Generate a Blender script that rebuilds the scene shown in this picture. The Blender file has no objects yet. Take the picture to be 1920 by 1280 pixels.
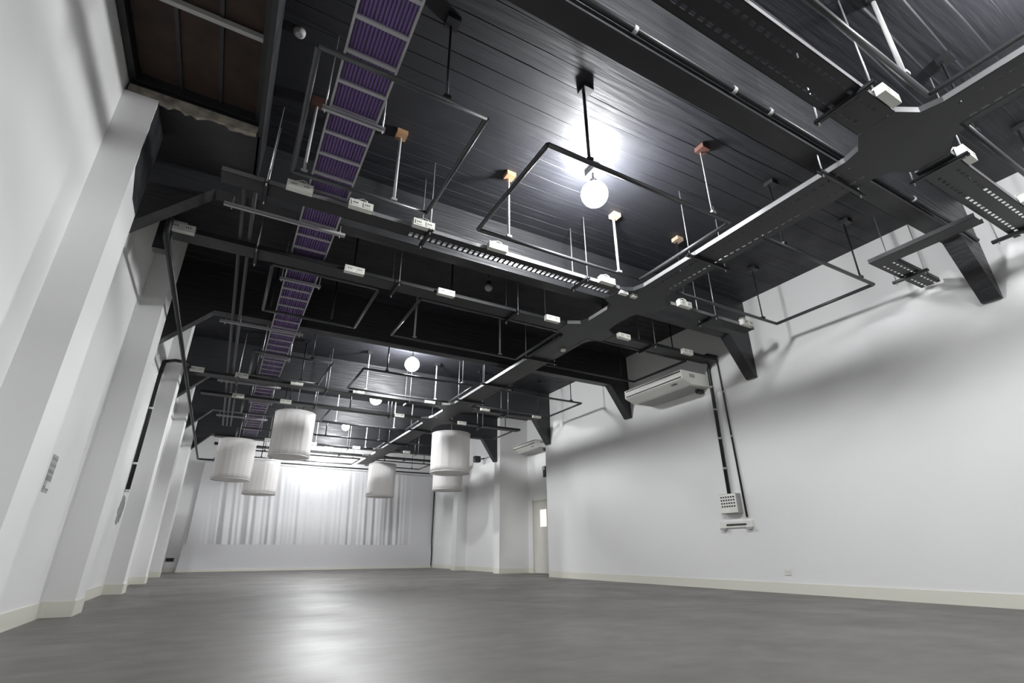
import bpy, math, random
from mathutils import Vector, Matrix
random.seed(7)
S = bpy.context.scene
COL = S.collection
PI = math.pi

# ------------------------------------------------------------ mesh helper
class MB:
    def __init__(s): s.v = []; s.f = []; s.sm = []
    def box(s, x0, x1, y0, y1, z0, z1):
        i = len(s.v)
        s.v += [(x0,y0,z0),(x1,y0,z0),(x1,y1,z0),(x0,y1,z0),(x0,y0,z1),(x1,y0,z1),(x1,y1,z1),(x0,y1,z1)]
        for q in ((3,2,1,0),(4,5,6,7),(0,1,5,4),(1,2,6,5),(2,3,7,6),(3,0,4,7)):
            s.f.append(tuple(i+k for k in q)); s.sm.append(False)
        return s
    def prism(s, pts, d):
        """pts: closed 3-D outline, d: extrusion vector"""
        i = len(s.v); n = len(pts); d = Vector(d)
        P = [Vector(p) for p in pts]
        nrm = Vector((0,0,0))
        for k in range(n): nrm += P[k].cross(P[(k+1) % n])
        if nrm.dot(d) > 0: P.reverse()
        s.v += [tuple(p) for p in P] + [tuple(p+d) for p in P]
        s.f.append(tuple(range(i, i+n))); s.sm.append(False)
        s.f.append(tuple(range(i+2*n-1, i+n-1, -1))); s.sm.append(False)
        for k in range(n):
            a, b = i+k, i+(k+1) % n
            s.f.append((b, a, a+n, b+n)); s.sm.append(False)
        return s
    def path(s, pts, r, n=8):
        P = [Vector(p) for p in pts]; rings = []
        up = None
        for k, p in enumerate(P):
            if k == 0: t = P[1]-P[0]
            elif k == len(P)-1: t = P[-1]-P[-2]
            else: t = (P[k+1]-P[k]).normalized()+(P[k]-P[k-1]).normalized()
            t.normalize()
            if up is None:
                up = Vector((0,0,1)) if abs(t.z) < .9 else Vector((1,0,0))
            a = t.cross(up)
            if a.length < 1e-4: a = t.cross(Vector((1,0,0)))
            a.normalize(); b = a.cross(t).normalized(); up = b
            rr = r
            if 0 < k < len(P)-1:
                c = (P[k]-P[k-1]).normalized().dot((P[k+1]-P[k]).normalized())
                rr = r/max(.7, math.sqrt((1+c)/2))
            i = len(s.v)
            s.v += [tuple(p+(a*math.cos(2*PI*j/n)+b*math.sin(2*PI*j/n))*rr) for j in range(n)]
            rings.append(i)
        for i0, i1 in zip(rings, rings[1:]):
            for j in range(n):
                s.f.append((i0+j, i1+j, i1+(j+1) % n, i0+(j+1) % n)); s.sm.append(n > 5)
        s.f.append(tuple(rings[0]+j for j in range(n))); s.sm.append(False)
        s.f.append(tuple(rings[-1]+n-1-j for j in range(n))); s.sm.append(False)
        return s
    def tube(s, p, q, r, n=8): return s.path([p, q], r, n)
    def lathe(s, c, prof, n=24):
        """prof: (radius, z) from bottom to top around the vertical through c"""
        rings = []
        for r, z in prof:
            i = len(s.v); rings.append(i)
            s.v += [(c[0]+r*math.cos(2*PI*j/n), c[1]+r*math.sin(2*PI*j/n), c[2]+z) for j in range(n)]
        for i0, i1 in zip(rings, rings[1:]):
            for j in range(n):
                s.f.append((i0+j, i0+(j+1) % n, i1+(j+1) % n, i1+j)); s.sm.append(True)
        s.f.append(tuple(rings[0]+n-1-j for j in range(n))); s.sm.append(False)
        s.f.append(tuple(rings[-1]+j for j in range(n))); s.sm.append(False)
        return s
    def slotted(s, ax, a0, a1, b0, b1, z, th=.003, pitch=.085, slot=.05, ww=.03, rows=2):
        """a metal strip running along axis ax ('x' or 'y') with rows of real slots punched through it"""
        def bx(p0, p1, q0, q1):
            if ax == 'x': s.box(p0, p1, q0, q1, z, z+th)
            else: s.box(q0, q1, p0, p1, z, z+th)
        w = b1-b0; gaps = []
        for k in range(rows):
            c = b0+w*(k+.5)/rows
            gaps.append((c-ww/2, c+ww/2))
        e = [b0]
        for g in gaps: e += list(g)
        e.append(b1)
        for k in range(0, len(e), 2): bx(a0, a1, e[k], e[k+1])
        n = max(1, int((a1-a0)/pitch))
        for g in gaps:
            for k in range(n+1):
                p0 = a0+k*pitch-(pitch-slot)/2; p1 = p0+(pitch-slot)
                p0 = max(p0, a0); p1 = min(p1, a1)
                if p1 > p0: bx(p0, p1, g[0], g[1])
        return s
    def build(s, name, mat, parent=None, loc=None):
        m = bpy.data.meshes.new(name)
        m.from_pydata(s.v, [], s.f); m.update()
        m.polygons.foreach_set('use_smooth', s.sm)
        m.materials.append(mat)
        o = bpy.data.objects.new(name, m); COL.objects.link(o)
        if parent: o.parent = parent
        if loc: o.location = loc
        return o

def tag(o, label, cat, group=None):
    o['label'] = label; o['category'] = cat
    if group: o['group'] = group
    return o
def thing(name, label, cat, loc=(0,0,0), group=None):
    o = bpy.data.objects.new(name, None); COL.objects.link(o); o.empty_display_size = .1
    o.location = loc
    return tag(o, label, cat, group)
def struct(o, label=None):
    o['kind'] = 'structure'
    if label: o['label'] = label
    return o
def dup(root, loc, label, group=None):
    r = root.copy(); COL.objects.link(r); r.location = loc; r['label'] = label
    if group: r['group'] = group
    for ch in list(root.children):
        c = ch.copy(); COL.objects.link(c); c.parent = r
        for g in list(ch.children):
            d = g.copy(); COL.objects.link(d); d.parent = c
    return r

# ------------------------------------------------------------ materials
def mat(name, col, rough=.5, metal=0., spec=.5, bump=None, emit=None, rvar=None, cvar=None):
    m = bpy.data.materials.new(name); m.use_nodes = True
    N, L = m.node_tree.nodes, m.node_tree.links
    b = N['Principled BSDF']
    b.inputs['Base Color'].default_value = (*col, 1)
    b.inputs['Roughness'].default_value = rough
    b.inputs['Metallic'].default_value = metal
    b.inputs['Specular IOR Level'].default_value = spec
    if emit:
        b.inputs['Emission Color'].default_value = (*emit[0], 1); b.inputs['Emission Strength'].default_value = emit[1]
    tc = None
    def noise(scale, vec=(1,1,1), detail=4):
        nonlocal tc
        if tc is None: tc = N.new('ShaderNodeTexCoord')
        mp = N.new('ShaderNodeMapping'); mp.inputs['Scale'].default_value = vec
        L.new(tc.outputs['Object'], mp.inputs['Vector'])
        n = N.new('ShaderNodeTexNoise'); n.inputs['Scale'].default_value = scale; n.inputs['Detail'].default_value = detail
        L.new(mp.outputs[0], n.inputs['Vector']); return n.outputs['Fac']
    def ramp(src, lo, hi, a=.3, c=.7):
        r = N.new('ShaderNodeMapRange'); r.inputs['From Min'].default_value = a; r.inputs['From Max'].default_value = c
        r.inputs['To Min'].default_value = lo; r.inputs['To Max'].default_value = hi
        L.new(src, r.inputs['Value']); return r.outputs[0]
    if cvar:
        sc, vec, k0, k1 = cvar
        f = ramp(noise(sc, vec, 6), k0, k1)
        mx = N.new('ShaderNodeVectorMath'); mx.operation = 'SCALE'
        mx.inputs[0].default_value = col; L.new(f, mx.inputs['Scale']); L.new(mx.outputs[0], b.inputs['Base Color'])
    if rvar:
        sc, vec, r0, r1 = rvar
        L.new(ramp(noise(sc, vec), r0, r1), b.inputs['Roughness'])
    if bump:
        sc, vec, strength, dist = bump
        bp = N.new('ShaderNodeBump'); bp.inputs['Strength'].default_value = strength; bp.inputs['Distance'].default_value = dist
        L.new(noise(sc, vec), bp.inputs['Height']); L.new(bp.outputs[0], b.inputs['Normal'])
    m['nt'] = 1
    return m

def board_mat(name, col, rough):
    """black painted concrete with the seams of the shuttering boards running across the room"""
    m = mat(name, col, rough, rvar=(3, (1,1,1), rough-.06, rough+.12))
    N, L = m.node_tree.nodes, m.node_tree.links
    b = N['Principled BSDF']; tc = N.new('ShaderNodeTexCoord')
    def mapped(v):
        mp = N.new('ShaderNodeMapping'); mp.inputs['Scale'].default_value = v
        L.new(tc.outputs['Object'], mp.inputs['Vector']); return mp.outputs[0]
    n1 = N.new('ShaderNodeTexNoise'); n1.inputs['Scale'].default_value = 6; n1.inputs['Detail'].default_value = 6
    L.new(mapped((.22, 2.6, 1)), n1.inputs['Vector'])
    sep = N.new('ShaderNodeSeparateXYZ'); L.new(tc.outputs['Object'], sep.inputs[0])
    wob = N.new('ShaderNodeTexNoise'); wob.inputs['Scale'].default_value = .7; L.new(mapped((.3, 1.2, 1)), wob.inputs['Vector'])
    ad = N.new('ShaderNodeMath'); ad.operation = 'MULTIPLY_ADD'; L.new(wob.outputs['Fac'], ad.inputs[0]); ad.inputs[1].default_value = .35
    L.new(sep.outputs['Y'], ad.inputs[2])
    dv = N.new('ShaderNodeMath'); dv.operation = 'DIVIDE'; L.new(ad.outputs[0], dv.inputs[0]); dv.inputs[1].default_value = .205
    fr = N.new('ShaderNodeMath'); fr.operation = 'FRACT'; L.new(dv.outputs[0], fr.inputs[0])
    lt = N.new('ShaderNodeMapRange'); lt.inputs['From Min'].default_value = 0; lt.inputs['From Max'].default_value = .07
    L.new(fr.outputs[0], lt.inputs['Value'])
    mk = N.new('ShaderNodeTexNoise'); mk.inputs['Scale'].default_value = 1.1; mk.inputs['Detail'].default_value = 3; L.new(mapped((.35, 2.2, 1)), mk.inputs['Vector'])
    mr = N.new('ShaderNodeMapRange'); mr.inputs['From Min'].default_value = .44; mr.inputs['From Max'].default_value = .60; L.new(mk.outputs['Fac'], mr.inputs['Value'])
    mxx = N.new('ShaderNodeMath'); mxx.operation = 'MAXIMUM'; L.new(lt.outputs[0], mxx.inputs[0]); L.new(mr.outputs[0], mxx.inputs[1]); lt = mxx
    mu = N.new('ShaderNodeMath'); mu.operation = 'MULTIPLY_ADD'; L.new(n1.outputs['Fac'], mu.inputs[0]); mu.inputs[1].default_value = .9
    L.new(lt.outputs[0], mu.inputs[2])
    bp = N.new('ShaderNodeBump'); bp.inputs['Strength'].default_value = .85; bp.inputs['Distance'].default_value = .014
    L.new(mu.outputs[0], bp.inputs['Height']); L.new(bp.outputs[0], b.inputs['Normal'])
    return m

M_WALL = mat('white_wall_paint', (.85,.85,.845), .62, bump=(9, (1,1,1), .06, .02))
M_BASE = mat('cream_gloss_paint', (.80,.79,.70), .35)
M_CEIL = board_mat('black_gloss_ceiling_paint', (.020,.021,.026), .57)
M_BEAM = mat('black_beam_paint', (.030,.031,.034), .46, bump=(9, (.18,1,3), .7, .014), rvar=(5,(.4,1,2),.36,.56))
M_BLACK = mat('black_metal_paint', (.018,.019,.021), .38)
M_TRAY = mat('dark_tray_paint', (.020,.021,.023), .45)
M_PIPE = mat('grey_black_pipe_paint', (.055,.057,.06), .36)
M_TRAIL = mat('lamplit_tray_rail', (.26,.26,.265), .33, metal=.3)  # lighter copy of the tray paint, lamplight on the rails put into the colour
M_GALV = mat('galvanised_steel', (.62,.63,.64), .38, metal=.75)
M_HANG = mat('grey_painted_hanger', (.50,.50,.50), .5)
M_PURP = mat('purple_cable_jacket', (.165,.095,.28), .5)
M_RAIL = mat('ladder_steel', (.52,.52,.53), .45, metal=.4)
M_FLOOR = mat('grey_floor_coating', (.135,.127,.117), .5, spec=.42, bump=(2.2, (.7,2.4,1), .25, .02), rvar=(.9,(1,1,1),.38,.54), cvar=(3.0,(1,1.6,1),.84,1.14))
M_PLAST = mat('white_plastic', (.78,.78,.72), .4)
M_ACW = mat('cream_white_casing', (.86,.86,.80), .45)
M_DARK = mat('dark_plastic', (.02,.02,.022), .45)
M_GREY = mat('grey_plaster', (.30,.30,.30), .8, cvar=(14,(1,1,1),.75,1.25))
M_GREY2 = mat('mid_grey_plastic', (.42,.42,.41), .6)
M_WOOD = mat('raw_timber', (.42,.24,.13), .7, cvar=(9,(1,6,1),.8,1.2))
M_RED = mat('red_brown_timber', (.085,.035,.025), .7)
M_PALEW = mat('pale_timber', (.50,.38,.28), .7)
M_BOARD = mat('brown_roof_board', (.034,.019,.012), .75, cvar=(5,(1,1,1),.6,1.4))
M_PLASTER = mat('crumbling_plaster', (.34,.31,.26), .85, cvar=(11,(1,1,1),.5,1.3))
M_DOOR = mat('cream_door_paint', (.66,.65,.59), .45)
M_GLOW = mat('lit_door_pane', (.9,.85,.7), .4, emit=((1,.9,.72), 1.6))
M_BULB = mat('lit_lamp_globe', (1,1,1), .4, emit=((.975,.985,1.0), 400.))
M_BULB2 = mat('bright_lit_lamp_globe', (1,1,1), .4, emit=((.975,.985,1.0), 650.))
M_BULB3 = mat('soft_lit_lamp_globe', (1,1,1), .4, emit=((.975,.985,1.0), 270.))
M_OPAL = mat('unlit_lamp_globe', (.55,.55,.55), .3)

def cloth_mat(name, col, tr):
    m = bpy.data.materials.new(name); m.use_nodes = True
    N, L = m.node_tree.nodes, m.node_tree.links
    N.remove(N['Principled BSDF'])
    d = N.new('ShaderNodeBsdfDiffuse'); d.inputs['Color'].default_value = (*col, 1)
    t = N.new('ShaderNodeBsdfTranslucent'); t.inputs['Color'].default_value = (*col, 1)
    x = N.new('ShaderNodeMixShader'); x.inputs[0].default_value = tr
    L.new(d.outputs[0], x.inputs[1]); L.new(t.outputs[0], x.inputs[2])
    L.new(x.outputs[0], N['Material Output'].inputs['Surface'])
    return m
M_CLOTH = cloth_mat('white_lantern_fabric', (.92,.91,.90), .45)
M_CURT = cloth_mat('white_curtain_fabric', (.80,.80,.81), .1)

# ------------------------------------------------------------ room dimensions (metres; camera above the origin)
XL, XR = -1.43, 7.96          # left wall, right wall
YF, YB = -5.0, 23.3           # wall behind the camera, back wall
ZC, ZS = 4.97, 4.20           # ceiling, beam soffit
BEAMS = [-1.58, 1.84, 5.28, 8.60, 12.04, 15.40, 18.80]
BT = .20

struct(MB().box(-3.2, 9.6, YF-.3, YB+.3, -.2, 0).build('floor', M_FLOOR), 'dark grey coated floor')
# ceiling: one slab with the roof opening left out
c = MB()
OX, OY0, OY1 = -.34, 2.10, 4.47
c.box(OX, 9.4, YF-.3, YB+.3, ZC, ZC+.25)
c.box(-1.8, OX, YF-.3, OY0, ZC, ZC+.25)
c.box(-1.8, OX, 5.40, YB+.3, ZC, ZC+.25)
struct(c.build('ceiling', M_CEIL), 'black painted board-marked concrete ceiling')
# lowered soffit beside the roof opening and the downstand along it
d = MB()
d.box(-1.42, OX, OY1, 5.279, 4.37, 4.60)
d.box(OX-.02, OX+.02, 2.06, 5.279, 4.37, ZC-.001)
struct(d.build('trim_1', M_BEAM), 'black downstand and low soffit around the roof opening')
rb = random.Random(3)
e = []
x = -1.41
top = []
while x < OX-.02:
    top.append((x, OY1-.03-rb.uniform(0,.02), 4.40+rb.uniform(-.03,.02))); x += .045
p = MB()
outl = [(-1.41, OY1-.004, 4.355), (OX-.02, OY1-.004, 4.355)]
lower = [(q[0], OY1-.004, 4.375+rb.uniform(-.02,.03)) for q in top]
p.prism([(-1.41, OY1-.001, 4.46)]+[(q[0], OY1-.001, q[2]-.045) for q in top]+[(OX-.02, OY1-.001, 4.46)], (0,-.03,0))
struct(p.build('trim_2', M_PLASTER), 'ragged crumbling plaster edge of the roof opening')
# roof boards in the opening
rh = thing('roof_hatch', 'brown boarded roof hatch with a grey bar across, in the ceiling corner', 'hatch', (0,0,4.55))
b = MB(); yb = OY0
b.box(-1.42, OX-.02, OY0-.04, OY1-.001, .06, .10)
b.build('backing', M_DARK, rh)
xs = [-1.36,-1.04,-.72,-.40]
for a0, a1 in zip(xs, xs[1:]):
    MB().box(a0+.008, a1-.008, OY0, OY1-.05, .035, .058).build('board', M_BOARD, rh)
for a0 in xs[1:-1]:
    MB().box(a0-.014, a0+.014, OY0, OY1-.05, .015, .06).build('batten', M_DARK, rh)
f = MB(); f.box(-1.42,-1.37,OY0,OY1-.03,-.05,.06); f.box(-.41,-.36,OY0,OY1-.03,-.05,.06); f.box(-1.37,-.41,OY1-.06,OY1-.03,-.05,.06)
f.build('frame', M_BLACK, rh)
MB().box(-1.37,-.41,3.47,3.51,-.03,.02).build('cross_bar', M_GREY2, rh)['label'] = 'light grey cross bar'

# walls
struct(MB().box(-1.9, XL, YF-.3, YB+.3, 0, 5.22).build('wall_left', M_WALL), 'white left wall')
struct(MB().box(XR, 9.6, YF-.3, 12.33, 0, ZC-.001).build('wall_right', M_WALL), 'white right wall')
w = MB()
w.box(9.05, 9.6, 12.33, 15.22, 0, ZC-.001)
w.box(8.40, 9.6, 15.60, 18.72, 0, ZC-.001)
w.box(8.65, 9.6, 18.72, YB+.3, 0, ZC-.001)
struct(w.build('wall_recess', M_WALL), 'white recessed wall beyond the right wall')
struct(MB().box(7.965, 9.6, 15.20, 15.60, 0, ZC-.001).build('pillar', M_WALL), 'white pillar beside the door recess')
struct(MB().box(7.97, 8.66, 18.72, 19.12, 0, ZC-.001).build('pillar', M_WALL), 'narrow white pilaster beside the curtain')
struct(MB().box(XL-.4, 9.6, YB, YB+.3, 0, ZC-.001).build('wall_back', M_WALL), 'white back wall behind the curtain')
struct(MB().box(XL-.4, 9.6, YF-.3, YF, 0, ZC-.001).build('wall_front', M_WALL))
PIL = [(.70,1.15),(4.43,4.90),(7.44,7.92),(11.04,11.50),(14.48,14.97),(18.2,18.7)]
for k, (y0, y1) in enumerate(PIL):
    zt = 4.365 if k == 1 else ZC-.001
    lab = ['','white pillar under the roof opening','white pillar beyond the striped sticker','white pillar behind the black wall conduit','fourth white pillar along the left wall','last white pillar before the curtain'][k]
    struct(MB().box(XL-.02, -1.17, y0, y1, 0, zt).build('pillar', M_WALL), lab or None)
# beams with haunches
for k, y in enumerate(BEAMS):
    pts = [(XL-.01,y,ZC-.0005),(XL-.01,y,3.47),(-1.36,y,3.48),(-.68,y,ZS),(7.41,y,ZS),(7.90,y,3.47),(XR+.004,y,3.47),(XR+.004,y,ZC-.0005)]
    struct(MB().prism(pts, (0,BT,0)).build('ceiling_beam', M_BEAM),
           ['', 'nearest black ceiling beam with haunched ends','second black ceiling beam with haunched ends','third black ceiling beam with haunched ends','fourth black ceiling beam','fifth black ceiling beam','farthest black ceiling beam'][k] or None)
rp = random.Random(5); pts = [(-1.169,4.905,4.362),(-1.169,4.905,3.42)]
zz = 3.44
while zz < 4.36:
    pts.append((-1.169, 4.435+rp.uniform(0,.02)+max(0,(3.62-zz))*1.2, zz)); zz += .06
pts.append((-1.169,4.437,4.362))
struct(MB().prism(pts, (.003,0,0)).build('trim_3', M_BEAM), 'ragged black paint on the side of the pillar under the roof opening')
# baseboards
b = MB(); h = .15; t = .012
ys = [YF]+[v for q in PIL for v in q]+[YB]
for k in range(0, len(ys), 2): b.box(XL, XL+t, ys[k], ys[k+1], 0, h)
for y0, y1 in PIL:
    b.box(-1.17, -1.17+t, y0-t, y1+t, 0, h); b.box(XL, -1.17, y0-t, y0, 0, h); b.box(XL, -1.17, y1, y1+t, 0, h)
struct(b.build('baseboard_left', M_BASE), 'cream baseboard stepping round the left pillars')
b = MB()
b.box(XR-t, XR, YF, 12.34, 0, h); b.box(XR-t, 9.05, 12.33, 12.33+t, 0, h)
struct(b.build('baseboard_right', M_BASE), 'cream baseboard of the right wall')
b = MB()
b.box(9.05-t, 9.05, 14.93, 15.2, 0, h); b.box(7.965, 9.05, 15.2-t, 15.2, 0, h); b.box(7.965-t, 7.965, 15.2-t, 15.6, 0, h)
b.box(8.4-t, 8.4, 15.6, 18.72, 0, h); b.box(7.97-t, 7.97, 18.71, 19.12, 0, h); b.box(7.97, 8.4, 18.72-t, 18.72, 0, h); b.box(8.65-t, 8.65, 19.12, 23.0, 0, h)
struct(b.build('baseboard_recess', M_BASE), 'cream baseboard of the recess')
struct(MB().box(XL, -1.0, YB-t, YB, 0, h).build('baseboard_back', M_BASE), 'cream baseboard left of the curtain')

# door in the recess
D = MB().box(9.005, 9.049, 13.52, 14.80, .01, 2.14).build('door_1', M_DOOR); struct(D, 'cream door with a lit glazed pane')
g = MB(); g.box(9.0, 9.05, 14.80, 14.86, 0, 2.22); g.box(9.0, 9.05, 13.46, 13.52, 0, 2.22); g.box(9.0, 9.05, 13.46, 14.86, 2.14, 2.22)
g.build('door_frame', M_BASE, D)
gg = MB(); gg.box(8.997, 9.0, 14.802, 14.812, 0, 2.14); gg.box(8.997, 9.0, 13.52, 14.81, 2.136, 2.146); gg.build('gap', M_DARK, D)
MB().box(8.995, 9.004, 14.02, 14.36, 1.36, 1.86).build('pane', M_GLOW, D)
hd = MB().box(8.985, 9.004, 13.66, 13.71, .94, 1.10); hd.tube((8.985,13.685,1.03),(8.93,13.685,1.03),.010); hd.tube((8.935,13.685,1.03),(8.935,13.83,1.03),.011)
hd.build('door_handle', M_GALV, D)

# ------------------------------------------------------------ pendant lamps
def lamp(loc, label, lit=True, r=.16, bm=None):
    t = thing('pendant_lamp', label, 'lamp', loc, None)
    x, y, z = loc; up = ZC-z
    MB().box(-.05,.05,-.09,.09, up-.10, up).build('ceiling_box', M_BLACK, t)
    MB().tube((0,0,.16),(0,0,up-.10), .012).build('rod', M_BLACK, t)
    MB().lathe((0,0,r-.12), [(.03,.10),(.045,.11),(.045,.17),(.02,.18)], 16).build('lamp_holder', M_BLACK, t)
    prof = [(r*math.sin(a), -r*math.cos(a)) for a in [PI*(.04+.82*i/9) for i in range(10)]]
    MB().lathe((0,0,0), prof, 20).build('globe', (bm or M_BULB) if lit else M_OPAL, t)
    return t
LZ = 4.55
lamp((3.22,3.74,LZ), 'nearest lit pendant lamp, hanging just beyond the nearest beam')
lamp((3.13,6.40,LZ), 'unlit pendant lamp between the second and third beams', False, .06)
lamp((3.20,10.43,LZ), 'second lit pendant lamp, just beyond the third beam')
lamp((3.21,13.58,LZ), 'third lit pendant lamp, just beyond the fourth beam')
lamp((3.19,17.36,LZ), 'small far lit pendant lamp beyond the fifth beam', True, .12, M_BULB2)
lamp((3.35,21.3,LZ), 'farthest lit pendant lamp, in front of the back wall', True, .15, M_BULB)
lamp((2.15,.22,4.74), 'lit pendant lamp over the middle, before the nearest beam, out of view', True, .16, M_BULB3)
lamp((4.85,-.30,4.60), 'lit pendant lamp over the right side, before the nearest beam, out of view', True, .16, M_BULB3)

# ------------------------------------------------------------ hanging pipe frames, three in every bay
def frame_proto(wd, label, hangers):
    t = thing('pipe_frame', label, 'pipe frame', (0,0,4.02))
    r = .024; ln = 1.48
    c = [(0,0),(wd,0),(wd,ln),(0,ln)]
    for k in range(4):
        a, b_ = c[k], c[(k+1) % 4]
        MB().tube((a[0],a[1],0),(b_[0],b_[1],0), r, 10).build('pipe', M_PIPE, t)
    for hx, hy, rad, rm, bm in hangers:
        hg = MB().tube((hx,hy,.02),(hx,hy,ZC-4.02-.055), rad, 8); hg.box(hx-.03,hx+.03,hy-.03,hy+.03,.018,.045)
        hg.build('hanger_rod', rm, t)
        MB().box(hx-.06,hx+.06,hy-.09,hy+.03,ZC-4.02-.06,ZC-4.02-.002).build('timber_block', bm, t)
    return t
COLS = [(0.0,1.37,'left'),(1.99,2.43,'middle'),(4.98,2.39,'right')]
HANG = dict(left=[(.10,1.48,.015,M_HANG,M_RED),(1.0,1.48,.017,M_HANG,M_WOOD),(1.0,0,.012,M_BLACK,M_BLACK)],
            middle=[(.40,1.48,.017,M_HANG,M_WOOD),(2.08,1.48,.018,M_HANG,M_PALEW),(.47,0,.016,M_BLACK,M_BLACK),(2.16,0,.008,M_HANG,M_RED)],
            right=[(.30,1.48,.012,M_BLACK,M_PALEW),(2.05,1.48,.010,M_BLACK,M_BLACK),(.42,0,.012,M_BLACK,M_BLACK),(2.08,0,.012,M_BLACK,M_BLACK)])
BAYN = ['in front of the nearest beam','between the first and second beams','between the second and third beams','between the third and fourth beams','between the fourth and fifth beams','between the fifth and sixth beams','beyond the farthest beam']
for x0, wd, nm in COLS:
    pr = None
    for k in range(7):
        if k == 0 and nm == 'left': continue
        loc = (x0, 2.89+3.42*(k-1)-(.02 if k > 2 else 0), 4.02)
        if k == 6: loc = (x0, 20.3, 4.02)
        lab = 'dark hanging pipe frame %s, %s column of three' % (BAYN[k], nm)
        if k == 1: o = frame_proto(wd, lab, HANG[nm]); o.location = loc
        elif pr is None:
            pr = frame_proto(wd, lab, [(a,b,r,(m if nm == 'middle' else M_BLACK),M_BLACK) for a,b,r,m,_ in HANG[nm]]); pr.location = loc; o = pr
        else: o = dup(pr, loc, lab)
        o['group'] = 'hanging pipe frames under the ceiling'

# ------------------------------------------------------------ cable trays
def tray_x(name, label, y0, y1, segs, perf=(), z=4.0):
    t = thing(name, label, 'cable tray', (0,(y0+y1)/2,z)); yc = (y0+y1)/2
    for a0, a1 in segs:
        m = MB()
        cur = a0
        for p0, p1 in perf:
            p0, p1 = max(p0,a0), min(p1,a1)
            if p1 <= p0: continue
            if p0 > cur: m.box(cur, p0, y0-yc, y1-yc, 0, .003)
            if name == 'cable_tray' and y1 == 4.86:
                m.box(p0, p1, y0-yc, y0-yc+.09, 0, .003); m.slotted('x', p0, p1, y0-yc+.09, y1-yc, 0, pitch=.07, slot=.042, ww=.085, rows=1)
            else: m.slotted('x', p0, p1, y0-yc, y1-yc, 0)
            cur = p1
        if cur < a1: m.box(cur, a1, y0-yc, y1-yc, 0, .003)
        m.build('tray_base', M_TRAY, t)
        for yy in (y0-yc, y1-yc-.004):
            s = MB().box(a0, a1, yy, yy+.004, 0, .055); s.box(a0, a1, yy-(.0 if yy < 0 else .012), yy+.016 if yy < 0 else yy+.004, .052, .056)
            s.build('side_rail', M_TRAIL if perf else M_TRAY, t)  # perforated trays get the rail colour with lamplight painted in
    return t
def hanger_x(label, x0, x1, y, z, m, rods, rm=None, group=None, w=.041):
    """a channel across, hung on two threaded rods"""
    t = thing('trapeze_hanger', label, 'tray hanger', (0,0,0), group)
    c = MB(); c.box(x0,x1,y-w/2,y+w/2,z,z+.004); c.box(x0,x1,y-w/2,y-w/2+.004,z,z+.035); c.box(x0,x1,y+w/2-.004,y+w/2,z,z+.035)
    c.build('channel', m, t)
    for xr in rods: MB().tube((xr,y,z-.03),(xr,y,ZC-.002),.0065,6).build('threaded_rod', rm or M_GALV, t)
    return t
def hanger_y(label, y0, y1, x, z, m, rods, group=None, w=.041):
    t = thing('trapeze_hanger', label, 'tray hanger', (0,0,0), group)
    c = MB(); c.box(x-w/2,x+w/2,y0,y1,z,z+.004); c.box(x-w/2,x-w/2+.004,y0,y1,z,z+.035); c.box(x+w/2-.004,x+w/2,y0,y1,z,z+.035)
    c.build('channel', m, t)
    for yr in rods: MB().tube((x,yr,z-.03),(x,yr,ZC-.002),.0065,6).build('threaded_rod', M_GALV, t)
    return t
PX0, PX1 = 4.58, 5.06
TR = dict(N=(1.16,1.46,[(0.2,4.33),(5.33,7.62)]), B=(4.66,4.86,[(-.6,4.33),(5.31,7.2)]), A=(5.98,6.24,[(-1.08,4.33),(5.31,7.75)]),
          D=(11.44,11.72,[(-1.0,4.33),(5.31,7.30)]), E=(12.98,13.22,[(-.9,4.33),(5.31,7.5)]), F=(18.02,18.3,[(-.6,4.33),(5.31,6.9)]), G=(19.45,19.7,[(-.6,4.33),(5.31,7.2)]))
NM = dict(N='perforated black cable tray in front of the nearest beam, at top right', B='black perforated cable tray just before the second beam',
          A='black cable tray just beyond the second beam, running to the right wall conduits', D='black cable tray just before the fourth beam',
          E='black cable tray just beyond the fourth beam', F='far black cable tray just before the farthest beam', G='farthest black cable tray, beyond the last beam')
SHORT = dict(N='tray before the nearest beam', B='tray before the second beam', A='tray beyond the second beam', D='tray before the fourth beam', E='tray beyond the fourth beam', F='tray before the farthest beam', G='farthest tray')
PERF = dict(N=[(.2,4.2),(5.6,7.62)], B=[(1.3,4.25)])
for k, (y0, y1, segs) in TR.items(): tray_x('cable_tray', NM[k], y0, y1, segs, PERF.get(k, ()))
ORD = ['first','second','third','fourth','fifth','sixth','seventh','eighth','ninth']
HX = dict(N=[3.845,5.42], B=[-.2,1.5,3.72,6.2], A=[-.2,1.55,3.4,6.2], D=[-.2,1.6,3.5,6.2], E=[-.2,1.6,3.5,6.2], F=[1.2,3.5,6.0], G=[1.2,3.5,6.0])
for k, xs in HX.items():
    y0, y1, _ = TR[k]
    for i, x in enumerate(xs):
        hanger_y('black hanger with two rods under the %s, %s from the left' % (SHORT[k], ORD[i]), y0-.09, y1+.09, x, 3.958, M_BLACK, (y0-.06, y1+.06), 'hangers of the cross trays')
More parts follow.
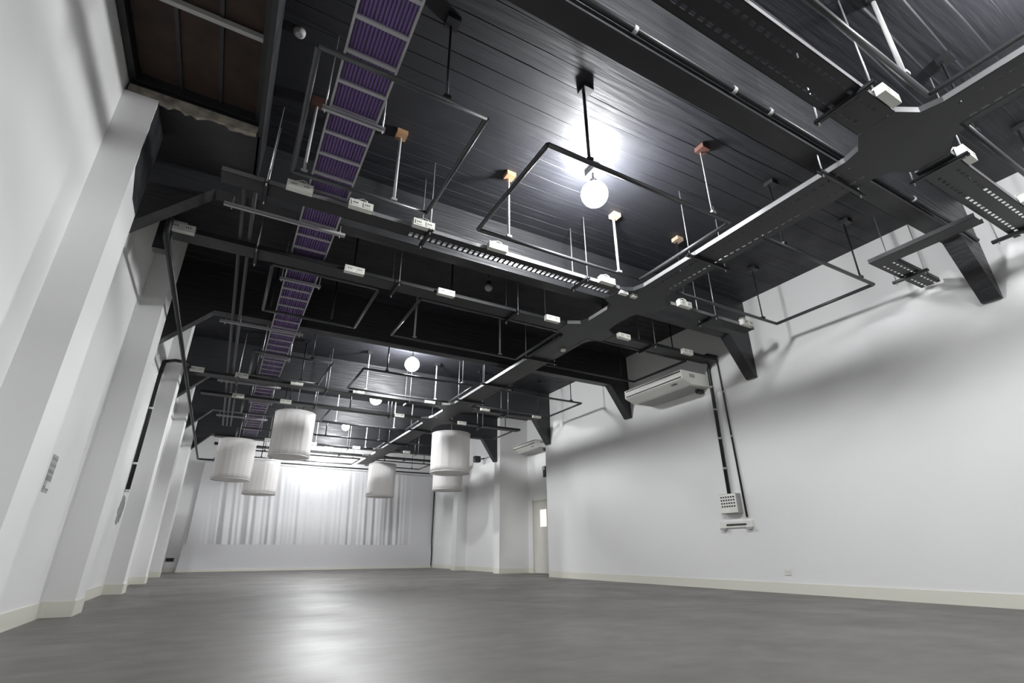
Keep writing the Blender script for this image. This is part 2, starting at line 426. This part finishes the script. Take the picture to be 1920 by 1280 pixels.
# the long tray running down the room, with its junction plates
t = thing('cable_tray', 'long black cable tray running down the room right of the lamps', 'cable tray', (4.82,0,4.0))
hw = (PX1-PX0)/2
cuts = [1.31,4.85,6.11,11.58,13.10,18.16,19.57]
y = .2; segs = []
for cy in cuts:
    segs.append((y, cy-.40)); y = cy+.40
segs[0] = (.3, .91); segs.append((y, 21.5))
for y0, y1 in segs:
    if y1-y0 < .05: continue
    m = MB()
    if y1 < 5.0: m.slotted('y', y0, y1, -hw, hw, 0, ww=.028)
    else: m.box(-hw, hw, y0, y1, 0, .003)
    m.build('tray_base', M_TRAY, t)
    for xx in (-hw, hw-.004):
        s = MB().box(xx, xx+.004, y0, y1, 0, .06); s.box(xx if xx < 0 else xx-.012, xx+.016 if xx < 0 else xx+.004, y0, y1, .057, .061); s.build('side_rail', M_TRAIL if xx < 0 else M_TRAY, t)  # left rail faces the lamps, their light is painted into its colour
for cy in cuts:
    hy = .15; o = .40; i_ = .25
    pts = [(-hw,-o),(hw,-o),(hw+.05,-i_),(.48,-hy),(.48,hy),(hw+.05,i_),(hw,o),(-hw,o),(-hw-.05,i_),(-.48,hy),(-.48,-hy),(-hw-.05,-i_)]
    m = MB().prism([(px, cy+py, 0) for px, py in pts], (0,0,.003)); m.build('junction_plate', M_TRAY, t)
    for a_, b_ in ((1,4),(4,7),(7,10),(10,13)):
        w = MB()
        for q in range(a_, min(b_, 13)-1):
            p0, p1 = pts[q % 12], pts[(q+1) % 12]
            dx, dy = p1[0]-p0[0], p1[1]-p0[1]; l = math.hypot(dx, dy); nx, ny = -dy/l*.003, dx/l*.003
            w.prism([(p0[0],cy+p0[1],.003),(p1[0],cy+p1[1],.003),(p1[0]+nx,cy+p1[1]+ny,.003),(p0[0]+nx,cy+p0[1]+ny,.003)], (0,0,.055))
        w.build('junction_rail', M_TRAY, t)
for i, y in enumerate([1.88,3.55,7.55,9.35,10.75,14.3,16.6]):
    hanger_x('black hanger with two rods under the long tray, %s along the room' % ORD[i], 4.44, 5.2, y, 3.958, M_BLACK, (4.50,5.14), None, 'hangers of the long tray')
# short branch to the right wall around the nearest beam
t = thing('cable_tray', 'short black elbow cable tray beside the right wall, under the nearest beam', 'cable tray', (0,0,4.0))
m = MB(); m.box(6.58,6.80,1.47,2.56,-.06,-.057); m.slotted('x', 6.80, 7.90, 2.34, 2.56, -.06, rows=2, ww=.022); m.build('tray_base', M_TRAY, t)
for q in (((6.58,6.584),(1.47,2.56)),((6.796,6.80),(1.47,2.34)),((6.58,7.90),(2.556,2.56)),((6.80,7.90),(2.34,2.344))):
    MB().box(*q[0],*q[1],-.06,-.005).build('side_rail', M_TRAY, t)
hanger_y('black hanger under the short elbow tray by the right wall', 2.25, 2.66, 7.35, 3.90, M_BLACK, (2.29,2.62))
hanger_y('black hanger at the wall end of the nearest cross tray', .98, 1.62, 7.45, 3.958, M_BLACK, (1.04,1.56))

# ------------------------------------------------------------ socket strips on the trays
def socket_proto(flex):
    t = thing('socket_strip', 'x', 'socket strip')
    MB().box(-.125,.125,-.035,.035,-.045,.045).build('body', M_PLAST, t)
    for sx in (-.062,.062):
        s = MB().box(sx-.04,sx+.04,-.039,-.035,-.028,.028); s.build('socket_face', M_PLAST, t)
        hh = MB()
        for dx in (-.02,0,.02): hh.box(sx+dx-.004,sx+dx+.004,-.0405,-.039,-.006,.012)
        hh.build('socket_holes', M_DARK, s_last(t))
    if flex: MB().path([(.05,0,.045),(.06,.01,.09),(.02,.03,.12),(-.06,.05,.10),(-.10,.06,.05)], .006, 6).build('flex', M_PLAST, t)
    return t
def s_last(t): return t.children[-1]
bxs = {}
BOX = dict(N=[4.15,5.52,6.93], B=[.10,.715,1.42,2.37,4.06,5.54,6.95], A=[-.97,.95,2.23,4.03,5.49,7.0], D=[-.94,-.13,.95,2.28,4.02,5.53,7.10], E=[-.13,.90,3.73,5.55], F=[.95,2.3,3.75,5.57])
for k, xs in BOX.items():
    y0, y1, _ = TR[k]
    for i, x in enumerate(xs):
        lab = 'white socket strip on the %s, %s from the left' % (SHORT[k], ORD[i])
        loc = (x, y0-.045, 4.035 if k in 'BND' else 4.0)
        fx = k in 'BN'
        if fx not in bxs:
            o = bxs[fx] = socket_proto(fx); o.location = loc; o['label'] = lab
        else: o = dup(bxs[fx], loc, lab)
        o['group'] = 'white socket strips on the cable trays'

# ------------------------------------------------------------ purple cable ladder
t = thing('cable_ladder', 'steel cable ladder carrying purple cables along the left of the ceiling', 'cable ladder', (.38,0,4.10))
LW = .205
for xx in (-LW, LW-.016):
    MB().box(xx, xx+.016, -.6, 20.2, 0, .075).build('side_rail', M_RAIL, t)
y = 0.18; pair = 0
while y < 20:
    MB().box(-LW+.016, LW-.016, y, y+.032, .006, .026).build('rung', M_RAIL, t)
    y += .30
nC = 13
for k in range(nC):
    xx = .38-LW+.034+(2*LW-.068)*k/(nC-1)
    pts = [(xx+random.uniform(-.0025,.0025), yy, 4.10+.038+random.uniform(0,.003)) for yy in [-.6+2.6*i for i in range(9)]]
    pts.append((xx, 20.2, 4.139))
    tag(MB().path(pts, .0118, 6).build('data_cable', M_PURP), 'purple data cable laid on the ceiling cable ladder', 'cable', 'purple cables on the cable ladder')
for i, yy in enumerate([3.50,6.75,10.08,13.62,16.88]):
    hanger_x('short grey channel under the cable ladder between beams, %s along the room' % ORD[i], .12, .655, yy, 4.058, M_RAIL, (.145,.635), None, 'channels under the cable ladder')
for i, yy in enumerate([5.32,8.67,12.12,15.5]):
    t2 = thing('trapeze_hanger', 'long grey channel under the %s beam carrying the cable ladder' % ['second','third','fourth','fifth'][i], 'tray hanger', (0,0,0), 'long channels under the beams')
    c = MB(); z = 4.058; c.box(-.58,.69,yy-.02,yy+.02,z,z+.004); c.box(-.58,.69,yy-.02,yy-.016,z,z+.038); c.box(-.58,.69,yy+.016,yy+.02,z,z+.038); c.build('channel', M_RAIL, t2)
    for xr in (-.5,.63): MB().tube((xr,yy,z-.03),(xr,yy,ZS-.001),.0065,6).build('threaded_rod', M_GALV, t2)

# ------------------------------------------------------------ conduits
def conduit(label, pts, r, m=M_BLACK, clips=(), clipm=M_PLAST, cat='conduit'):
    t = thing('conduit', label, cat, (0,0,0))
    MB().path(pts, r, 10).build('pipe', m, t)
    for p, ax in clips:
        p = Vector(p); d = Vector(ax).normalized()*.018
        MB().path([p-d, p+d], r*1.25, 10).build('clip', clipm, t)
    return t
conduit('black pipe slanting down the left side of the ceiling from the second beam', [(-1.04,5.60,4.06),(-1.04,5.62,3.74),(-1.04,5.66,3.70),(-1.04,21.0,3.70),(-.99,21.05,3.70),(.05,21.05,3.70)], .03, M_TRAY)
M_COND = mat('grey_conduit', (.085,.085,.09), .45)
conduit('left pipe of the grey conduits beside the cable ladder', [(-.405,4.95,4.13),(-.405,17.0,4.13)], .024, M_COND)
conduit('second pipe of the grey conduits beside the cable ladder', [(-.305,4.95,4.13),(-.305,17.0,4.13)], .024, M_COND)
conduit('short third pipe of the grey conduits beside the cable ladder', [(-.205,11.9,4.13),(-.205,17.0,4.13)], .024, M_COND)
conduit('black conduit with pale clips along the face of the nearest beam', [(-1.0,1.80,4.265),(7.25,1.80,4.265),(7.75,1.80,4.22)], .026, M_BLACK,
        [((x,1.80,4.265),(1,0,0)) for x in (2.08,3.2,3.68,4.9,6.2)], M_GREY2)
yb = 6.255
conduit('thick black conduit down the right wall to the breaker box', [(7.70,6.11,4.02),(7.86,6.15,4.02),(7.917,6.22,3.98),(7.917,yb,3.90),(7.917,yb,1.56)], .033, M_BLACK,
        [((7.917,yb,z),(0,0,1)) for z in (3.55,3.1,2.55,2.0)], M_GREY2)
conduit('thin black conduit on the right wall beside the breaker box', [(7.72,6.09,4.07),(7.88,6.06,4.07),(7.94,6.05,4.04),(7.938,6.04,3.95),(7.938,5.985,1.15)], .017, M_BLACK,
        [((7.938,6.03,3.4),(0,0,1)),((7.938,6.012,2.55),(0,0,1))], M_GREY2)
MB_ = thing('junction_box', 'black junction box where the second cross tray meets the right wall conduits', 'junction box', (7.78,6.11,4.0))
MB().box(-.14,.12,-.11,.11,.004,.10).build('body', M_BLACK, MB_); MB().box(-.15,.13,-.12,.12,.10,.115).build('lid', M_BLACK, MB_)
MB_ = thing('junction_box', 'black junction box at the left end of the tray beyond the second beam', 'junction box', (-1.13,6.0,3.69))
MB().box(-.06,.06,-.06,.06,0,.40).build('body', M_BLACK, MB_); MB().box(.06,.066,-.05,.05,.03,.37).build('cover', M_BLACK, MB_)
conduit('black conduit with pale clips down the left wall to the bare plaster patch', [(-.98,11.56,4.04),(-1.10,11.3,4.06),(-1.11,10.99,4.02),(-1.27,10.78,3.96),(-1.396,10.60,3.86),(-1.396,10.50,3.70),(-1.396,10.50,1.56)], .031, M_BLACK,
        [((-1.396,10.50,z),(0,0,1)) for z in (2.95,2.0,1.56)], M_PLAST)

t = thing('smoke_detector', 'small pale smoke detector on the ceiling between the roof hatch and the cable ladder', 'smoke detector', (-.176,3.63,ZC))
MB().lathe((0,0,0), [(.030,-.045),(.050,-.03),(.055,-.0005)], 20).build('cover', M_GREY2, t)
t = thing('tray_fitting', 'small round white fitting under the edge of the long tray', 'fitting', (4.90,6.90,3.999))
MB().lathe((0,0,0), [(.02,-.05),(.05,-.035),(.05,.0)], 16).build('cover', M_PLAST, t)
for k, x in enumerate((4.42,4.62)):
    t = thing('tray_connector', ['small white connector on the tray before the second beam, beside the junction plate','second small white connector, on the junction plate before the second beam'][k], 'connector', (x,4.70,3.988))
    MB().box(-.07+.02*k,.07-.03*k,-.03,.03,-.03,.012).build('body', M_PLAST, t); MB().box(-.03,.03,-.034,-.03,-.02,.0).build('terminal', M_GREY2, t)

# ------------------------------------------------------------ air conditioners
def aircon(label, x0, y0, y1, z0, z1, wall):
    L_, Dp, Hh = y1-y0, wall-x0, z1-z0
    t = thing('air_conditioner', label, 'air conditioner', (x0, y0, z0))
    b = MB().prism([(0,0,Hh*.30),(0,0,Hh),(Dp,0,Hh),(Dp,0,.0),(Dp*.32,0,-.02),(.05,0,Hh*.20)], (0,L_,0)); bo = b.build('body', M_ACW, t)
    MB().box(-.010,.0,.02,L_-.02,Hh*.45,Hh*.82).build('outlet_flap', M_PLAST, t)
    for z in (Hh*.875, Hh*.40): MB().box(-.012,.001,.03,L_-.05,z-.011,z+.011).build('air_slot', M_DARK, t)
    MB().box(Dp*.35,Dp*.92,.10,L_-.10,-.034,-.012).build('intake_grille', M_GREY2, t)
    MB().box(.2,.34,-.004,.0,Hh*.5,Hh*.8).build('side_plate', M_GREY2, t)
    MB().box(.055,.10,.22,.36,Hh*.085,Hh*.11).build('badge', M_DARK, t)
    s = MB().box(Dp-.2,Dp-.05,.12,.2,-.11,-.03); s.build('drain_stub', M_DARK, t)
    return t
aircon('large white air conditioner on the right wall beside the black conduits', 7.22, 6.32, 7.95, 3.58, 3.82, XR)
aircon('smaller far white air conditioner high in the door recess', 8.42, 13.65, 15.1, 3.76, 3.96, 9.05)

# ------------------------------------------------------------ right wall fittings
t = thing('breaker_box', 'grey breaker box with rows of switches on the right wall', 'breaker box', (7.84,6.06,1.22))
MB().box(0,.12,0,.37,0,.33).build('body', M_GREY2, t)
MB().box(-.012,.0,.008,.362,.008,.322).build('front_cover', M_ACW, t)
for r in range(4):
    for q in range(6):
        yy = .035+.052*q; zz = .105+.052*r
        MB().box(-.02,-.012,yy,yy+.026,zz,zz+.024).build('breaker', M_DARK, t)
MB().box(-.018,-.012,.03,.15,.03,.085).build('rating_plate', M_PLAST, t)
t = thing('wall_bracket', 'white wall bracket with a black bar and two feet below the breaker box', 'bracket', (7.96,5.90,.97))
MB().box(-.03,-.001,0,.66,.02,.12).build('back_plate', M_PLAST, t)
MB().box(-.045,-.03,.12,.52,.055,.08).build('bar', M_DARK, t)
for y in (.02,.54): MB().box(-.07,-.001,y,y+.10,-.015,.02).build('foot', M_GREY2, t)
t = thing('wall_socket', 'small white socket plate low on the right wall', 'socket', (7.96,5.40,.26))
MB().box(-.012,-.0005,0,.10,0,.08).build('plate', M_PLAST, t)
for y in (.035,.065): MB().box(-.0135,-.012,y-.006,y+.006,.034,.046).build('hole', M_GREY2, t)
t = thing('wall_socket', 'black socket plate low on the back wall left of the curtain', 'socket', (-1.40,YB,.35))
MB().box(0,.25,-.02,-.0005,0,.12).build('plate', M_DARK, t); MB().box(.03,.22,-.024,-.02,.03,.09).build('cover', M_BLACK, t)
t = thing('wall_speaker', 'small dark speaker box high on the far right wall', 'speaker', (8.40,17.2,3.75))
MB().tube((0,.1,.15),(-.22,.1,.1),.02).build('arm', M_DARK, t); MB().box(-.42,-.2,0,.2,-.02,.2).build('cabinet', M_DARK, t)
t = thing('wall_light', 'small dark fitting on the recess wall above the door', 'wall light', (9.05,14.0,2.86))
MB().box(-.05,-.0005,0,.14,0,.34).build('body', M_DARK, t); MB().box(-.09,-.05,.02,.12,.22,.34).build('lamp_head', M_GREY2, t)

# ------------------------------------------------------------ left wall marks
t = thing('wall_sticker', 'grey striped sticker strip on the left wall between two pillars', 'sticker', (XL,6.07,1.12))
MB().box(.0005,.003,0,.18,0,.33).build('backing', M_GREY2, t)
for z, hh in ((.02,.03),(.10,.045),(.165,.03),(.225,.025),(.285,.02)):
    MB().box(.003,.0045,.004,.176,z,z+hh).build('stripe', M_GREY, t)
MB().box(.003,.005,.07,.178,.035,.095).build('label', M_PLAST, t)
rr = random.Random(11); pts = []
for i in range(26):
    a = 2*PI*i/26; k = rr.uniform(.78,1.12)
    pts.append((XL-.001, 10.62+.27*k*math.cos(a), 1.27+.24*k*math.sin(a)))
tag(MB().prism(pts, (.004,0,0)).build('plaster_patch', M_GREY), 'bare grey plaster patch at the foot of the left wall conduit', 'wall patch')

# ------------------------------------------------------------ curtain on the back wall
def curtain():
    nx, nz = 420, 26; x0, x1 = -.88, 8.60; z0, z1 = .80, 3.97
    v = []; f = []
    ph = [(random.uniform(14,17), random.uniform(0,6)), (random.uniform(22,26), random.uniform(0,6)), (random.uniform(33,39), random.uniform(0,6)), (7.1, 1.0)]
    for j in range(nz+1):
        z = z0+(z1-z0)*j/nz
        amp = .10+.90*max(0, 1-(j/nz)**1.3)
        for i in range(nx+1):
            x = x0+(x1-x0)*i/nx
            xx = x-.30*(1-x/9)*(1-j/nz)
            env = min(1, max(0, (x+.55)/.7))*min(1, max(0, (7.6-x)/.5))*(.45+.55*abs(math.cos((x-1.0)*PI/5.6)))
            d = env*sum(a*math.sin(w*xx+p) for a, (w, p) in zip((.034,.026,.016,.024), ph))
            v.append((x, 23.08-d*amp-.02*(1-j/nz), z))
    for j in range(nz):
        for i in range(nx):
            a = j*(nx+1)+i; f.append((a, a+1, a+nx+2, a+nx+1))
    m = MB(); m.v = v; m.f = f; m.sm = [True]*len(f)
    return m
CURT = t = thing('curtain', 'wide white pleated curtain hanging across the back wall', 'curtain', (0,0,0))
o = curtain().build('fabric', M_CURT, t)
md = o.modifiers.new('cloth thickness', 'SOLIDIFY'); md.thickness = .004
c = MB().path([(x, 22.92, 4.035-.004*math.sin(x*2)) for x in [-.6+.46*i for i in range(21)]], .03, 8); c.build('rail', M_BLACK, t)
g = MB()
for i in range(20): g.tube((-.5+.47*i,22.92,4.04),(-.5+.47*i,23.06,3.96),.008,6)
g.build('ring', M_GALV, t)
t = thing('floor_screen', 'smooth white panel along the foot of the back wall curtain', 'screen', (0,0,0))
MB().prism([(-1.0,22.93,.06),(8.56,22.93,.06),(8.60,22.95,.93),(-.95,22.95,.93)], (0,.03,0)).build('panel', M_CURT, t)
MB().box(-1.02,8.60,22.90,22.98,.0,.075).build('hem', M_BASE, t)
MB().path([(8.60,22.95,3.6),(8.58,22.95,1.2),(8.60,22.96,.6),(8.57,22.97,.02)], .028, 8).build('pull_cord', M_DARK, CURT)

# ------------------------------------------------------------ drum lanterns
def lantern(label, x, y, z0, z1, r):
    h = z1-z0
    t = thing('drum_lantern', label, 'lantern', (x, y, z0), None)
    n = 96; m = MB(); rows = 8
    w = [(random.randint(17,23), random.uniform(0,6)), (random.randint(30,40), random.uniform(0,6))]
    for j in range(rows+1):
        for i in range(n):
            a = 2*PI*i/n
            d = 1+.007*math.sin(w[0][0]*a+w[0][1]+j*.12)+.005*math.sin(w[1][0]*a+w[1][1])
            m.v.append((r*d*math.cos(a), r*d*math.sin(a), h*j/rows))
    for j in range(rows):
        for i in range(n):
            m.f.append((j*n+i, j*n+(i+1) % n, (j+1)*n+(i+1) % n, (j+1)*n+i)); m.sm.append(True)
    o = m.build('shade', M_CLOTH, t)
    md = o.modifiers.new('cloth thickness', 'SOLIDIFY'); md.thickness = .004
    MB().lathe((0,0,.02), [(r*.985,0),(r*.985,.006)], 48).build('bottom_cloth', M_CLOTH, t)
    for zz in (0, h):
        ring = MB(); k = 48
        ring.path([(r*math.cos(2*PI*i/k), r*math.sin(2*PI*i/k), zz) for i in range(k+1)], .011, 6); ring.build('hoop', M_CLOTH, t)
    cr = MB().tube((-r,0,h-.01),(r,0,h-.01),.008,6); cr.tube((0,-r,h-.01),(0,r,h-.01),.008,6); cr.build('cross_bar', M_GALV, t)
    MB().tube((0,0,h-.01),(0,0,ZC-z0-.002),.008,6).build('cord', M_GREY2, t)
    return t
lantern('large white drum lantern at left centre, the biggest of the six', 1.215, 13.44, 2.77, 3.85, .47)
lantern('white drum lantern at the far left, hanging lower than the biggest one', .078, 15.85, 2.44, 3.49, .47)
lantern('white drum lantern partly behind the two left lanterns', .94, 17.9, 2.30, 3.28, .475)
lantern('white drum lantern alone before the middle of the curtain', 5.31, 20.16, 2.62, 3.84, .525)
lantern('white drum lantern at right, in front of another lantern', 5.38, 13.27, 2.64, 3.72, .54)
lantern('white drum lantern hidden behind the right lantern with only its bottom showing', 6.55, 16.3, 2.54, 3.65, .50)

# ------------------------------------------------------------ camera, world, view
CAMERA = None
def look():
    yaw, pitch, roll = [math.radians(a) for a in (29.08330244, 22.89993745, -.242498)]
    r = Vector((math.cos(yaw), -math.sin(yaw), 0)); f = Vector((math.sin(yaw), math.cos(yaw), 0)); u = Vector((0,0,1))
    f2 = f*math.cos(pitch)+u*math.sin(pitch); u2 = u*math.cos(pitch)-f*math.sin(pitch)
    r3 = r*math.cos(roll)+u2*math.sin(roll); u3 = u2*math.cos(roll)-r*math.sin(roll)
    return Matrix(((r3.x,u3.x,-f2.x,0),(r3.y,u3.y,-f2.y,0),(r3.z,u3.z,-f2.z,.6),(0,0,0,1)))
cd = bpy.data.cameras.new('camera'); cam = bpy.data.objects.new('camera', cd); COL.objects.link(cam)
cam.matrix_world = look()
cd.sensor_width = 36; cd.sensor_fit = 'HORIZONTAL'; cd.lens = 36*936.8979/1920; cd.clip_start = .05; cd.clip_end = 200
S.camera = cam
wd = bpy.data.worlds.new('world'); S.world = wd; wd.use_nodes = True
wd.node_tree.nodes['Background'].inputs[0].default_value = (.5,.5,.55,1); wd.node_tree.nodes['Background'].inputs[1].default_value = .02
S.view_settings.view_transform = 'Standard'; S.view_settings.look = 'None'
S.view_settings.exposure = 0.0; S.view_settings.gamma = 1.0; S.view_settings.use_curve_mapping = False
S.cycles.use_denoising = True
S.cycles.max_bounces = 8; S.cycles.diffuse_bounces = 5; S.cycles.sample_clamp_indirect = 8
